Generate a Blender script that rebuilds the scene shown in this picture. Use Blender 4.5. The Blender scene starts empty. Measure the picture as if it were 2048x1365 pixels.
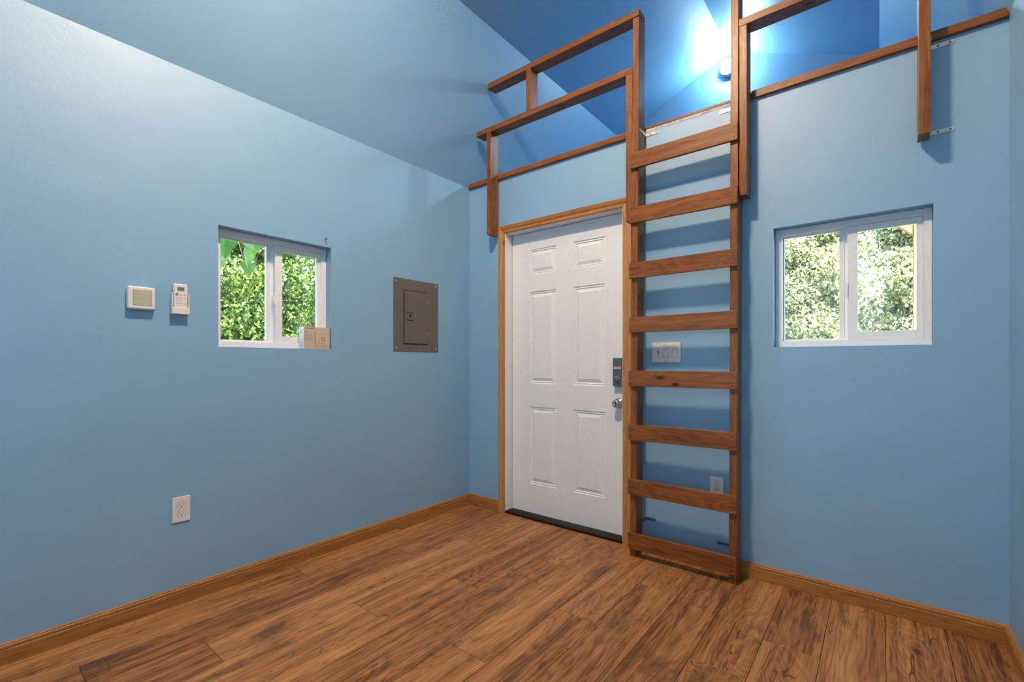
import bpy, bmesh, math, random
import numpy as np
from mathutils import Vector, Matrix

# ------------------------------------------------------------------ camera
SC = bpy.context.scene
C = SC.collection
cam_d = bpy.data.cameras.new('camera')
cam = bpy.data.objects.new('camera', cam_d)
C.objects.link(cam)
cam.location = (2.510, -2.621, 1.110)
cam.rotation_euler = (math.radians(90), 0, math.radians(38.532))
cam_d.sensor_width = 36.0
cam_d.lens = 922.93 / 2048 * 36.0
cam_d.shift_y = 40.5 / 2048
cam_d.clip_start = 0.02
SC.camera = cam

# ------------------------------------------------------------------ sky, sun, exposure
world = bpy.data.worlds.new('world')
SC.world = world
world.use_nodes = True
nt = world.node_tree
nt.nodes.clear()
wo = nt.nodes.new('ShaderNodeOutputWorld')
bg = nt.nodes.new('ShaderNodeBackground')
sky = nt.nodes.new('ShaderNodeTexSky')
sky.sky_type = 'NISHITA'
sky.sun_disc = False
sky.sun_elevation = math.radians(52)
sky.sun_rotation = math.radians(150)
bg.inputs['Strength'].default_value = 4.0
nt.links.new(sky.outputs[0], bg.inputs['Color'])
nt.links.new(bg.outputs[0], wo.inputs['Surface'])

sun_d = bpy.data.lights.new('sun', 'SUN')
sun_d.energy = 26.0
sun_d.angle = math.radians(0.8)
sun_d.color = (1.0, 0.93, 0.80)
sun = bpy.data.objects.new('sun', sun_d)
C.objects.link(sun)
sun_dir = Vector((-0.45, 0.62, -0.95)).normalized()      # the way the light travels
sun.rotation_euler = sun_dir.to_track_quat('-Z', 'Y').to_euler()
sun.location = (4, -6, 9)

# added bluish fill lamp behind the camera, standing in for daylight; no window there
fill_d = bpy.data.lights.new('rear_fill', 'AREA')
fill_d.shape = 'RECTANGLE'
fill_d.size = 2.2
fill_d.size_y = 1.9
fill_d.energy = 14.0
fill_d.color = (0.50, 0.82, 1.0)
fill = bpy.data.objects.new('rear_fill', fill_d)
C.objects.link(fill)
fill.location = (1.45, -4.86, 1.35)
fill.rotation_euler = (math.radians(90), 0, 0)

LAMP_ROOM = 400.0
LAMP_LOFT = 240.0
LAMP_COL = (1.0, 0.72, 0.49)
LOFT_COL = (0.62, 0.90, 1.0)

SC.view_settings.view_transform = 'Standard'
SC.view_settings.look = 'None'
SC.view_settings.gamma = 1.0
SC.view_settings.use_curve_mapping = False
SC.view_settings.exposure = 0.46

# ------------------------------------------------------------------ node helpers
def new_mat(name):
    m = bpy.data.materials.new(name)
    m.use_nodes = True
    t = m.node_tree
    t.nodes.clear()
    out = t.nodes.new('ShaderNodeOutputMaterial')
    b = t.nodes.new('ShaderNodeBsdfPrincipled')
    t.links.new(b.outputs[0], out.inputs['Surface'])
    return m, t, b, out

def N(t, kind, **kw):
    n = t.nodes.new(kind)
    for k, v in kw.items():
        if k in n.inputs.keys():
            n.inputs[k].default_value = v
        else:
            setattr(n, k, v)
    return n

def mth(t, op, a, b=None, clamp=False):
    n = t.nodes.new('ShaderNodeMath')
    n.operation = op
    n.use_clamp = clamp
    for i, v in enumerate((a, b)):
        if v is None:
            continue
        if isinstance(v, (int, float)):
            n.inputs[i].default_value = v
        else:
            t.links.new(v, n.inputs[i])
    return n.outputs[0]

def ramp(t, fac, stops):
    r = t.nodes.new('ShaderNodeValToRGB')
    while len(r.color_ramp.elements) < len(stops):
        r.color_ramp.elements.new(0.5)
    for e, (p, c) in zip(r.color_ramp.elements, stops):
        e.position = p
        e.color = (c[0], c[1], c[2], 1) if len(c) == 3 else c
    t.links.new(fac, r.inputs[0])
    return r.outputs[0]

def mixc(t, fac, a, b, mode='MIX'):
    n = t.nodes.new('ShaderNodeMix')
    n.data_type = 'RGBA'
    n.blend_type = mode
    if isinstance(fac, (int, float)):
        n.inputs[0].default_value = fac
    else:
        t.links.new(fac, n.inputs[0])
    for i, v in ((6, a), (7, b)):
        if isinstance(v, tuple):
            n.inputs[i].default_value = (v[0], v[1], v[2], 1)
        else:
            t.links.new(v, n.inputs[i])
    return n.outputs[2]

def coords(t, scale, rand=0.0, mode='pos'):
    """world position scaled per axis, shifted by a random amount per object"""
    if mode == 'pos':
        g = t.nodes.new('ShaderNodeNewGeometry').outputs['Position']
    else:
        g = t.nodes.new('ShaderNodeTexCoord').outputs['Object']
    if rand:
        oi = t.nodes.new('ShaderNodeObjectInfo')
        cx = t.nodes.new('ShaderNodeCombineXYZ')
        for i, k in enumerate((1.0, 3.7, 7.3)):
            t.links.new(mth(t, 'MULTIPLY', oi.outputs['Random'], rand * k), cx.inputs[i])
        a = t.nodes.new('ShaderNodeVectorMath')
        a.operation = 'ADD'
        t.links.new(g, a.inputs[0])
        t.links.new(cx.outputs[0], a.inputs[1])
        g = a.outputs[0]
    m = t.nodes.new('ShaderNodeVectorMath')
    m.operation = 'MULTIPLY'
    t.links.new(g, m.inputs[0])
    m.inputs[1].default_value = scale
    return m.outputs[0]

def noise(t, vec, scale=1.0, detail=3.0, rough=0.5, dist=0.0):
    n = N(t, 'ShaderNodeTexNoise')
    n.inputs['Scale'].default_value = scale
    n.inputs['Detail'].default_value = detail
    n.inputs['Roughness'].default_value = rough
    n.inputs['Distortion'].default_value = dist
    t.links.new(vec, n.inputs['Vector'])
    return n.outputs['Fac']

def bump(t, b, height, strength, dist):
    n = t.nodes.new('ShaderNodeBump')
    n.inputs['Strength'].default_value = strength
    n.inputs['Distance'].default_value = dist
    t.links.new(height, n.inputs['Height'])
    t.links.new(n.outputs[0], b.inputs['Normal'])

def plain(name, col, rough=0.5, metal=0.0, spec=0.5, vary=0.05):
    m, t, b, o = new_mat(name)
    v = coords(t, (1, 1, 1))
    n = noise(t, v, 35, 3)
    lo = tuple(max(0, c * (1 - vary)) for c in col)
    hi = tuple(min(1, c * (1 + vary)) for c in col)
    t.links.new(ramp(t, n, [(0.3, lo), (0.7, hi)]), b.inputs['Base Color'])
    b.inputs['Roughness'].default_value = rough
    b.inputs['Metallic'].default_value = metal
    b.inputs['Specular IOR Level'].default_value = spec
    return m

# ------------------------------------------------------------------ materials
def wall_paint():
    m, t, b, o = new_mat('blue_wall_paint')
    v = coords(t, (1, 1, 1))
    big = noise(t, v, 1.6, 3, 0.55)
    col = ramp(t, big, [(0.3, (0.200, 0.400, 0.610)), (0.7, (0.220, 0.430, 0.640))])
    scuff = noise(t, coords(t, (1, 1, 3.0)), 9, 5, 0.7)
    f = mth(t, 'MULTIPLY', mth(t, 'GREATER_THAN', scuff, 0.74), 0.18)
    col = mixc(t, f, col, (0.16, 0.34, 0.48))
    t.links.new(col, b.inputs['Base Color'])
    b.inputs['Roughness'].default_value = 0.48
    b.inputs['Specular IOR Level'].default_value = 1.0
    fine = noise(t, v, 260, 3, 0.6)
    mid = noise(t, v, 26, 4, 0.6)
    low = noise(t, v, 4.0, 2, 0.5)
    h = mth(t, 'ADD', mth(t, 'MULTIPLY', fine, 0.22), mth(t, 'MULTIPLY', mid, 0.55))
    h = mth(t, 'ADD', h, mth(t, 'MULTIPLY', low, 2.2))
    # trowel nicks
    vo = N(t, 'ShaderNodeTexVoronoi', Scale=3.2)
    t.links.new(v, vo.inputs['Vector'])
    nick = mth(t, 'LESS_THAN', mth(t, 'ADD', vo.outputs['Distance'], mth(t, 'MULTIPLY', mid, 0.05)), 0.050)
    h = mth(t, 'ADD', h, mth(t, 'MULTIPLY', nick, 0.55))
    bump(t, b, h, 0.36, 0.0045)
    return m

def stained_wood(name, axis, dark, mid, light, rough=0.38):
    """grain runs along AXIS"""
    m, t, b, o = new_mat(name)
    s = [1.0, 1.0, 1.0]
    s[axis] = 0.055
    v = coords(t, tuple(s), rand=5.0)
    streak = noise(t, v, 110, 5, 0.62)
    broad = noise(t, v, 16, 3, 0.55, 0.6)
    sr = [1.0, 1.0, 1.0]
    sr[axis] = 0.16
    vr = coords(t, tuple(sr), rand=5.0)
    ring = noise(t, vr, 7, 3, 0.5, 0.8)
    rings = mth(t, 'PINGPONG', mth(t, 'MULTIPLY', ring, 14.0), 0.5)
    f = mth(t, 'ADD', mth(t, 'MULTIPLY', streak, 0.55), mth(t, 'MULTIPLY', broad, 0.45))
    f = mth(t, 'ADD', f, mth(t, 'MULTIPLY', mth(t, 'SUBTRACT', rings, 0.25), 0.22))
    col = ramp(t, f, [(0.30, dark), (0.50, mid), (0.70, light)])
    sk = [1.0, 1.0, 1.0]
    sk[axis] = 0.45
    vo = N(t, 'ShaderNodeTexVoronoi', Scale=6.5)
    t.links.new(coords(t, tuple(sk), rand=9.0), vo.inputs['Vector'])
    kn = mth(t, 'MULTIPLY', mth(t, 'SUBTRACT', 0.085, vo.outputs['Distance']), 22.0, True)
    col = mixc(t, kn, col, tuple(c * 0.35 for c in dark))
    t.links.new(col, b.inputs['Base Color'])
    b.inputs['Roughness'].default_value = rough
    b.inputs['Specular IOR Level'].default_value = 0.4
    bump(t, b, streak, 0.25, 0.0012)
    return m

def plank_wood():
    m, t, b, o = new_mat('laminate_plank')
    oi = t.nodes.new('ShaderNodeObjectInfo')
    # slow meander of the grain
    v0 = coords(t, (1.0, 0.20, 1.0), rand=11.0)
    field = noise(t, v0, 6.5, 3, 0.5, 0.5)
    rings = mth(t, 'PINGPONG', mth(t, 'MULTIPLY', field, 17.0), 0.5)
    rings = mth(t, 'POWER', mth(t, 'MULTIPLY', rings, 2.0), 0.8)
    v1 = coords(t, (1.0, 0.032, 1.0), rand=11.0)
    streak = noise(t, v1, 150, 3, 0.6)
    fibre = noise(t, v1, 24, 3, 0.55)
    f = mth(t, 'ADD', mth(t, 'MULTIPLY', streak, 0.42), mth(t, 'MULTIPLY', fibre, 0.50))
    f = mth(t, 'ADD', f, mth(t, 'MULTIPLY', mth(t, 'SUBTRACT', rings, 0.3), 0.10))
    f = mth(t, 'ADD', f, mth(t, 'MULTIPLY', mth(t, 'SUBTRACT', oi.outputs['Random'], 0.5), 0.10))
    col = ramp(t, f, [(0.32, (0.100, 0.037, 0.010)), (0.46, (0.270, 0.118, 0.038)),
                      (0.58, (0.400, 0.190, 0.066)), (0.74, (0.56, 0.300, 0.118))])
    # greyish weathered smudges running with the grain
    sm = noise(t, coords(t, (1.0, 0.33, 1.0), rand=17.0), 5.5, 5, 0.62, 0.3)
    smf = mth(t, 'MULTIPLY', mth(t, 'SUBTRACT', sm, 0.555), 9.0, True)
    col = mixc(t, mth(t, 'MULTIPLY', smf, 0.72), col, (0.075, 0.045, 0.026))
    # saw marks across the grain inside the smudges
    saw = noise(t, coords(t, (0.20, 1.0, 1.0), rand=17.0), 105, 3, 0.6, 0.3)
    sawf = mth(t, 'MULTIPLY', mth(t, 'MULTIPLY', mth(t, 'SUBTRACT', saw, 0.52), 7.0, True), smf)
    col = mixc(t, mth(t, 'MULTIPLY', sawf, 0.55), col, (0.030, 0.018, 0.012))
    # knots and worm marks
    vo = N(t, 'ShaderNodeTexVoronoi', Scale=3.6)
    dv = coords(t, (1.0, 0.42, 1.0), rand=23.0)
    t.links.new(dv, vo.inputs['Vector'])
    wob = mth(t, 'MULTIPLY', mth(t, 'SUBTRACT', noise(t, dv, 30, 3), 0.5), 0.10)
    kd = mth(t, 'ADD', vo.outputs['Distance'], wob)
    kn = mth(t, 'MULTIPLY', mth(t, 'SUBTRACT', 0.070, kd), 22.0, True)
    col = mixc(t, mth(t, 'MULTIPLY', kn, 0.85), col, (0.035, 0.020, 0.012))
    halo = mth(t, 'PINGPONG', mth(t, 'MULTIPLY', kd, 16.0), 0.5)
    hm = mth(t, 'MULTIPLY', mth(t, 'SUBTRACT', 0.24, kd), 5.0, True)
    col = mixc(t, mth(t, 'MULTIPLY', mth(t, 'MULTIPLY', halo, hm), 0.75), col, (0.11, 0.05, 0.02))
    vs = N(t, 'ShaderNodeTexVoronoi', Scale=15.0)
    t.links.new(coords(t, (1.0, 0.55, 1.0), rand=31.0), vs.inputs['Vector'])
    sp = mth(t, 'MULTIPLY', mth(t, 'SUBTRACT', 0.10, vs.outputs['Distance']), 20.0, True)
    spm = mth(t, 'GREATER_THAN', noise(t, v0, 9, 2), 0.55)
    col = mixc(t, mth(t, 'MULTIPLY', mth(t, 'MULTIPLY', sp, spm), 0.8), col, (0.04, 0.022, 0.012))
    # thin dark cracks
    ck = noise(t, coords(t, (1.0, 0.10, 1.0), rand=41.0), 13, 2, 0.5, 0.8)
    ckf = mth(t, 'LESS_THAN', mth(t, 'ABSOLUTE', mth(t, 'SUBTRACT', ck, 0.60)), 0.0045)
    col = mixc(t, mth(t, 'MULTIPLY', ckf, 0.7), col, (0.05, 0.025, 0.012))
    t.links.new(col, b.inputs['Base Color'])
    b.inputs['Roughness'].default_value = 0.46
    b.inputs['Specular IOR Level'].default_value = 0.28
    bump(t, b, streak, 0.18, 0.0008)
    return m

M = {}
M['wall'] = wall_paint()
REDD, REDM, REDL = (0.085, 0.024, 0.005), (0.215, 0.073, 0.015), (0.320, 0.122, 0.028)
M['wood_z'] = stained_wood('stained_pine_upright', 2, REDD, REDM, REDL)
M['wood_x'] = stained_wood('stained_pine_crosswise', 0, REDD, REDM, REDL)
M['oak_x'] = stained_wood('oak_trim_across', 0, (0.225, 0.090, 0.018), (0.360, 0.160, 0.038), (0.450, 0.220, 0.065), 0.45)
M['oak_y'] = stained_wood('oak_trim_along', 1, (0.225, 0.090, 0.018), (0.360, 0.160, 0.038), (0.450, 0.220, 0.065), 0.45)
M['oak_z'] = stained_wood('oak_casing_upright', 2, (0.320, 0.145, 0.045), (0.460, 0.232, 0.085), (0.540, 0.295, 0.125), 0.45)
M['plank'] = plank_wood()
M['subfloor'] = plain('dark_joint', (0.030, 0.016, 0.009), 0.8)
M['door'] = plain('white_door_paint', (0.76, 0.80, 0.84), 0.38, vary=0.02)
M['jamb'] = plain('white_jamb_paint', (0.76, 0.80, 0.83), 0.4, vary=0.02)
M['vinyl'] = plain('white_vinyl', (0.80, 0.84, 0.88), 0.32, vary=0.02)
M['rubber'] = plain('black_rubber', (0.012, 0.011, 0.010), 0.6)
M['threshold'] = plain('dark_brown_threshold', (0.016, 0.010, 0.007), 0.6, spec=0.15, vary=0.3)
M['steel'] = plain('galvanised_steel', (0.62, 0.61, 0.58), 0.34, 0.85, vary=0.12)
M['old_steel'] = plain('dull_steel', (0.22, 0.21, 0.20), 0.42, 0.85, vary=0.2)
M['screw'] = plain('screw_metal', (0.10, 0.085, 0.07), 0.5, 0.6)
M['screw_dark'] = plain('dark_sunk_screw', (0.030, 0.012, 0.006), 0.6)
M['panel'] = plain('grey_brown_enamel', (0.125, 0.112, 0.098), 0.45, vary=0.05)
M['black'] = plain('black_slot', (0.008, 0.008, 0.008), 0.6)
M['chrome'] = plain('brushed_nickel', (0.60, 0.57, 0.53), 0.22, 1.0, vary=0.06)
M['lock'] = plain('slate_lock_housing', (0.075, 0.120, 0.150), 0.45, vary=0.04)
M['red'] = plain('red_print', (0.60, 0.08, 0.06), 0.5)
M['paper'] = plain('white_paper_label', (0.75, 0.72, 0.70), 0.6)
M['plate'] = plain('white_plastic', (0.74, 0.72, 0.70), 0.35, vary=0.02)
M['seam'] = plain('grey_seam', (0.18, 0.175, 0.17), 0.6)
M['lcd'] = plain('green_grey_lcd', (0.46, 0.48, 0.36), 0.18, vary=0.05)
M['lcd_dark'] = plain('dark_lcd', (0.17, 0.20, 0.19), 0.2, vary=0.1)
M['button'] = plain('orange_red_button', (0.60, 0.13, 0.04), 0.45)
M['print'] = plain('grey_print', (0.10, 0.09, 0.085), 0.6)
M['carton'] = plain('beige_carton', (0.58, 0.47, 0.38), 0.5, vary=0.03)
M['carton_side'] = plain('pale_carton_side', (0.72, 0.78, 0.82), 0.5, vary=0.03)
M['carton_grey'] = plain('carton_brown_print', (0.36, 0.28, 0.22), 0.5, vary=0.03)  # brown ink of the carton's picture outline and small print
M['base_white'] = plain('lampholder_white', (0.70, 0.70, 0.72), 0.4)
M['cedar'] = stained_wood('porch_timber', 2, (0.20, 0.10, 0.035), (0.36, 0.20, 0.08), (0.46, 0.29, 0.13), 0.7)
M['bark'] = plain('bark', (0.20, 0.16, 0.11), 0.8, vary=0.4)
M['soil'] = plain('soil', (0.11, 0.12, 0.045), 0.9, vary=0.4)
M['roofing'] = plain('roof_shell', (0.08, 0.08, 0.085), 0.8, vary=0.2)
M['plaster'] = plain('bare_plaster_edge', (0.50, 0.50, 0.50), 0.8, vary=0.35)

def glass_mat():
    m = bpy.data.materials.new('window_glass')
    m.use_nodes = True
    t = m.node_tree
    t.nodes.clear()
    o = t.nodes.new('ShaderNodeOutputMaterial')
    tr = t.nodes.new('ShaderNodeBsdfTransparent')
    tr.inputs[0].default_value = (0.97, 0.985, 0.975, 1)
    gl = t.nodes.new('ShaderNodeBsdfGlossy')
    gl.inputs['Roughness'].default_value = 0.02
    fr = t.nodes.new('ShaderNodeFresnel')
    fr.inputs[0].default_value = 1.45
    mx = t.nodes.new('ShaderNodeMixShader')
    t.links.new(fr.outputs[0], mx.inputs[0])
    t.links.new(tr.outputs[0], mx.inputs[1])
    t.links.new(gl.outputs[0], mx.inputs[2])
    t.links.new(mx.outputs[0], o.inputs['Surface'])
    return m
M['glass'] = glass_mat()

def lamp_mat(name, col, strength):
    m = bpy.data.materials.new(name)
    m.use_nodes = True
    t = m.node_tree
    t.nodes.clear()
    o = t.nodes.new('ShaderNodeOutputMaterial')
    e = t.nodes.new('ShaderNodeEmission')
    e.inputs[0].default_value = (*col, 1)
    e.inputs[1].default_value = strength
    t.links.new(e.outputs[0], o.inputs['Surface'])
    return m
M['lamp_room'] = lamp_mat('lit_globe_warm', LAMP_COL, LAMP_ROOM)
M['lamp_room_dim'] = lamp_mat('lit_globe_dim', LAMP_COL, LAMP_ROOM * 0.20)
M['lamp_loft'] = lamp_mat('lit_globe_white', LOFT_COL, LAMP_LOFT)

def leaf_mat(name, a, bcol, c, trans=0.45):
    m, t, b, o = new_mat(name)
    v = coords(t, (1, 1, 1))
    n = noise(t, v, 11, 2, 0.7)
    n2 = noise(t, v, 1.6, 2, 0.5)
    f = mth(t, 'ADD', mth(t, 'MULTIPLY', n, 0.75), mth(t, 'MULTIPLY', n2, 0.25))
    col = ramp(t, f, [(0.34, a), (0.50, bcol), (0.66, c)])
    t.links.new(col, b.inputs['Base Color'])
    b.inputs['Roughness'].default_value = 0.5
    tl = t.nodes.new('ShaderNodeBsdfTranslucent')
    t.links.new(col, tl.inputs[0])
    mx = t.nodes.new('ShaderNodeMixShader')
    mx.inputs[0].default_value = trans
    t.links.new(b.outputs[0], mx.inputs[1])
    t.links.new(tl.outputs[0], mx.inputs[2])
    t.links.new(mx.outputs[0], o.inputs['Surface'])
    return m
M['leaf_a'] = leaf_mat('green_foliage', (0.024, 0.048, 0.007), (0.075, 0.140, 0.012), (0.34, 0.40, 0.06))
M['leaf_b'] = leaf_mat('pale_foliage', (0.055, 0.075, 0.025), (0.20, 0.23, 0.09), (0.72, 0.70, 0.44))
M['leaf_v'] = leaf_mat('vine_leaf', (0.045, 0.11, 0.008), (0.08, 0.16, 0.012), (0.14, 0.22, 0.035), 0.6)

# ------------------------------------------------------------------ mesh helpers
def obj(name, bm, m, parent=None, smooth=False):
    me = bpy.data.meshes.new(name)
    bmesh.ops.recalc_face_normals(bm, faces=bm.faces[:])
    bm.to_mesh(me)
    bm.free()
    mats = m if isinstance(m, (list, tuple)) else [m]
    for x in mats:
        me.materials.append(x)
    if smooth:
        for p in me.polygons:
            p.use_smooth = True
    o = bpy.data.objects.new(name, me)
    C.objects.link(o)
    if parent is not None:
        o.parent = parent
    return o

def tag(o, label=None, cat=None, group=None, kind=None):
    if label: o['label'] = label
    if cat: o['category'] = cat
    if group: o['group'] = group
    if kind: o['kind'] = kind
    return o

def empty(name, loc=(0, 0, 0)):
    """The Empty keeps the thing's base; parts are given in world coordinates and moved back by own()."""
    o = bpy.data.objects.new(name, None)
    o.empty_display_size = 0.05
    o.location = loc
    C.objects.link(o)
    return o

def own(parent):
    """children were built in world coordinates: cancel the parent's offset"""
    inv = Matrix.Translation(-parent.location)
    for ch in list(C.objects):
        if ch.parent is parent:
            ch.matrix_parent_inverse = inv

def box(bm, a, b, bev=0.0, seg=1, mi=0):
    x0, y0, z0 = (min(a[i], b[i]) for i in range(3))
    x1, y1, z1 = (max(a[i], b[i]) for i in range(3))
    vs = [bm.verts.new(p) for p in ((x0, y0, z0), (x1, y0, z0), (x1, y1, z0), (x0, y1, z0),
                                    (x0, y0, z1), (x1, y0, z1), (x1, y1, z1), (x0, y1, z1))]
    fs = [bm.faces.new([vs[i] for i in q]) for q in
          ((0, 3, 2, 1), (4, 5, 6, 7), (0, 1, 5, 4), (1, 2, 6, 5), (2, 3, 7, 6), (3, 0, 4, 7))]
    for f in fs:
        f.material_index = mi
    if bev > 0:
        es = list({e for f in fs for e in f.edges})
        r = bmesh.ops.bevel(bm, geom=es, offset=bev, segments=seg, profile=0.5, affect='EDGES')
        for f in r['faces']:
            f.material_index = mi
    return vs

def mkbox(name, a, b, m, parent=None, bev=0.0, seg=1):
    bm = bmesh.new()
    box(bm, a, b, bev, seg)
    return obj(name, bm, m, parent)

def prism(bm, pts, frame, length_vec):
    """closed polygon PTS (list of 3D points) swept along LENGTH_VEC"""
    a = [bm.verts.new(p) for p in pts]
    b = [bm.verts.new(Vector(p) + Vector(length_vec)) for p in pts]
    n = len(pts)
    bm.faces.new(a)
    bm.faces.new(b[::-1])
    for i in range(n):
        bm.faces.new((a[i], b[i], b[(i + 1) % n], a[(i + 1) % n]))

def disc(bm, c, r, h, axis, seg=16, r2=None):
    """short cylinder from point C along vector AXIS*h"""
    ax = Vector(axis).normalized()
    q = ax.to_track_quat('Z', 'Y')
    r2 = r if r2 is None else r2
    lo = [bm.verts.new(Vector(c) + q @ Vector((r * math.cos(2 * math.pi * i / seg), r * math.sin(2 * math.pi * i / seg), 0))) for i in range(seg)]
    hi = [bm.verts.new(Vector(c) + q @ Vector((r2 * math.cos(2 * math.pi * i / seg), r2 * math.sin(2 * math.pi * i / seg), h))) for i in range(seg)]
    bm.faces.new(lo[::-1])
    bm.faces.new(hi)
    for i in range(seg):
        bm.faces.new((lo[i], lo[(i + 1) % seg], hi[(i + 1) % seg], hi[i]))

def lathe(bm, c, axis, prof, seg=20):
    """PROF = [(radius, height along axis), ...]"""
    q = Vector(axis).normalized().to_track_quat('Z', 'Y')
    rings = []
    for r, h in prof:
        rings.append([bm.verts.new(Vector(c) + q @ Vector((max(r, 1e-5) * math.cos(2 * math.pi * i / seg), max(r, 1e-5) * math.sin(2 * math.pi * i / seg), h))) for i in range(seg)])
    for a, b in zip(rings, rings[1:]):
        for i in range(seg):
            bm.faces.new((a[i], a[(i + 1) % seg], b[(i + 1) % seg], b[i]))
    bm.faces.new(rings[0][::-1])
    bm.faces.new(rings[-1])

def slab_with_holes(name, us, vs, holes, f0, f1, m, parent=None):
    """wall between f0(u,v) (inner face) and f1(u,v) (outer face); grid lines US, VS; HOLES = cells left out"""
    bm = bmesh.new()
    A = {}
    def V(i, j, k):
        key = (i, j, k)
        if key not in A:
            A[key] = bm.verts.new((f0 if k == 0 else f1)(us[i], vs[j]))
        return A[key]
    nu, nv = len(us) - 1, len(vs) - 1
    solid = lambda i, j: 0 <= i < nu and 0 <= j < nv and (i, j) not in holes
    for i in range(nu):
        for j in range(nv):
            if not solid(i, j):
                continue
            bm.faces.new((V(i, j, 0), V(i + 1, j, 0), V(i + 1, j + 1, 0), V(i, j + 1, 0)))
            bm.faces.new((V(i, j, 1), V(i, j + 1, 1), V(i + 1, j + 1, 1), V(i + 1, j, 1)))
            if not solid(i - 1, j): bm.faces.new((V(i, j, 0), V(i, j + 1, 0), V(i, j + 1, 1), V(i, j, 1)))
            if not solid(i + 1, j): bm.faces.new((V(i + 1, j, 0), V(i + 1, j, 1), V(i + 1, j + 1, 1), V(i + 1, j + 1, 0)))
            if not solid(i, j - 1): bm.faces.new((V(i, j, 0), V(i, j, 1), V(i + 1, j, 1), V(i + 1, j, 0)))
            if not solid(i, j + 1): bm.faces.new((V(i, j + 1, 0), V(i + 1, j + 1, 0), V(i + 1, j + 1, 1), V(i, j + 1, 1)))
    return obj(name, bm, m, parent)

# ------------------------------------------------------------------ room dimensions
W, YR, YE = 2.906, -4.90, 1.85          # width, rear wall, end of the loft
ZW, ZK, ZR, XK, XR = 2.462, 3.432, 3.890, 0.396, 1.453
T = 0.115
LW = (-1.757, -1.168, 1.180, 1.773)     # left window: y0 y1 z0 z1
BW = (2.095, 2.688, 1.180, 1.775)       # right window: x0 x1 z0 z1
DX0, DX1, DZ = 0.345, 1.305, 2.062      # rough door opening

# floor: subfloor sheet with a plank for every board
floor = mkbox('floor', (-T, YR - T, -0.06), (W + T, T, -0.010), M['subfloor'])
tag(floor, 'floor of rustic brown wood-look planks running towards the door', 'floor', kind='structure')
joints = {0: -1.411, 1: -0.905, 2: -0.566, 3: -1.415, 4: -0.957, 5: -0.500, 6: -1.353, 7: -0.876, 8: -0.420,
          9: -1.280, 10: -0.850, 11: -0.559, 12: -1.180, 13: -0.760, 14: -1.33, -1: -0.7}
PW, PL, X0 = 0.1912, 1.385, 0.0425
GAP = 0.0008
for r in range(-1, 16):
    xa, xb = X0 + r * PW, X0 + (r + 1) * PW
    xa, xb = max(xa, 0.004), min(xb, W - 0.004)
    if xb - xa < 0.01:
        continue
    j = joints.get(r, -1.0)
    ys = [j + k * PL for k in range(-5, 4)]
    lim0, lim1 = YR + 0.004, (0.03 if DX0 < (xa + xb) / 2 < DX1 else -0.004)
    for y0, y1 in zip(ys, ys[1:]):
        y0, y1 = max(y0, lim0), min(y1, lim1)
        if y1 - y0 < 0.02:
            continue
        bm = bmesh.new()
        c = 0.0011
        a0, a1, b0, b1 = xa + GAP, xb - GAP, y0 + GAP, y1 - GAP
        lo = [bm.verts.new((x, y, -0.010)) for x, y in ((a0, b0), (a1, b0), (a1, b1), (a0, b1))]
        mi = [bm.verts.new((x, y, -c * 0.8)) for x, y in ((a0, b0), (a1, b0), (a1, b1), (a0, b1))]
        hi = [bm.verts.new((x, y, 0.0)) for x, y in ((a0 + c, b0 + c), (a1 - c, b0 + c), (a1 - c, b1 - c), (a0 + c, b1 - c))]
        bm.faces.new(lo[::-1]); bm.faces.new(hi)
        for q in range(4):
            bm.faces.new((lo[q], lo[(q + 1) % 4], mi[(q + 1) % 4], mi[q]))
            bm.faces.new((mi[q], mi[(q + 1) % 4], hi[(q + 1) % 4], hi[q]))
        obj('plank', bm, M['plank'], floor)

# walls
w = slab_with_holes('wall_left', [YR - T, LW[0], LW[1], 0.0], [-0.06, LW[2], LW[3], ZW], {(1, 1)},
                    lambda u, v: (0, u, v), lambda u, v: (-T, u, v), M['wall'])
tag(w, 'long blue painted wall on the left with a small window', 'wall', kind='structure')
w = slab_with_holes('wall_back', [-T, DX0, DX1, BW[0], BW[1], W + T], [-0.06, 0.0, BW[2], BW[3], DZ, 2.4735],
                    {(1, 1), (1, 2), (1, 3), (3, 2)},
                    lambda u, v: (u, 0, v), lambda u, v: (u, T, v), M['wall'])
tag(w, 'blue painted wall holding the white door, the ladder and a small window', 'wall', kind='structure')
w = mkbox('wall_right', (W, YR - T, -0.06), (W + T, 0.0, ZW), M['wall'])
tag(w, 'blue painted wall at the right edge beside the small window', 'wall', kind='structure')

def gable(name, y0, y1, zb, hole=None):
    """wall across the whole gambrel section; HOLE = (x0,x1,z0,z1)"""
    bm = bmesh.new()
    def poly(ps):
        prism(bm, [(x, y0, z) for x, z in ps], None, (0, y1 - y0, 0))
    top = [(W, ZW), (W - XK, ZK), (XR, ZR), (XK, ZK), (0, ZW)]
    if hole is None:
        poly([(-0.0, zb), (W, zb)] + top)
    else:
        x0, x1, z0, z1 = hole
        poly([(0, zb), (x0, zb), (x0, z1), (0, z1)])
        poly([(x1, zb), (W, zb), (W, z1), (x1, z1)])
        poly([(x0, zb), (x1, zb), (x1, z0), (x0, z0)])
        poly([(0, z1), (W, z1)] + top)
    return obj(name, bm, M['wall'])
w = gable('wall_loft', YE, YE + T, 2.30)
tag(w, 'bright blue gable wall at the far end of the loft', 'wall', kind='structure')
w = gable('wall_rear', YR - T, YR, -0.06)
tag(w, 'blue wall at the far end of the room behind the viewpoint', 'wall', kind='structure')

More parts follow.
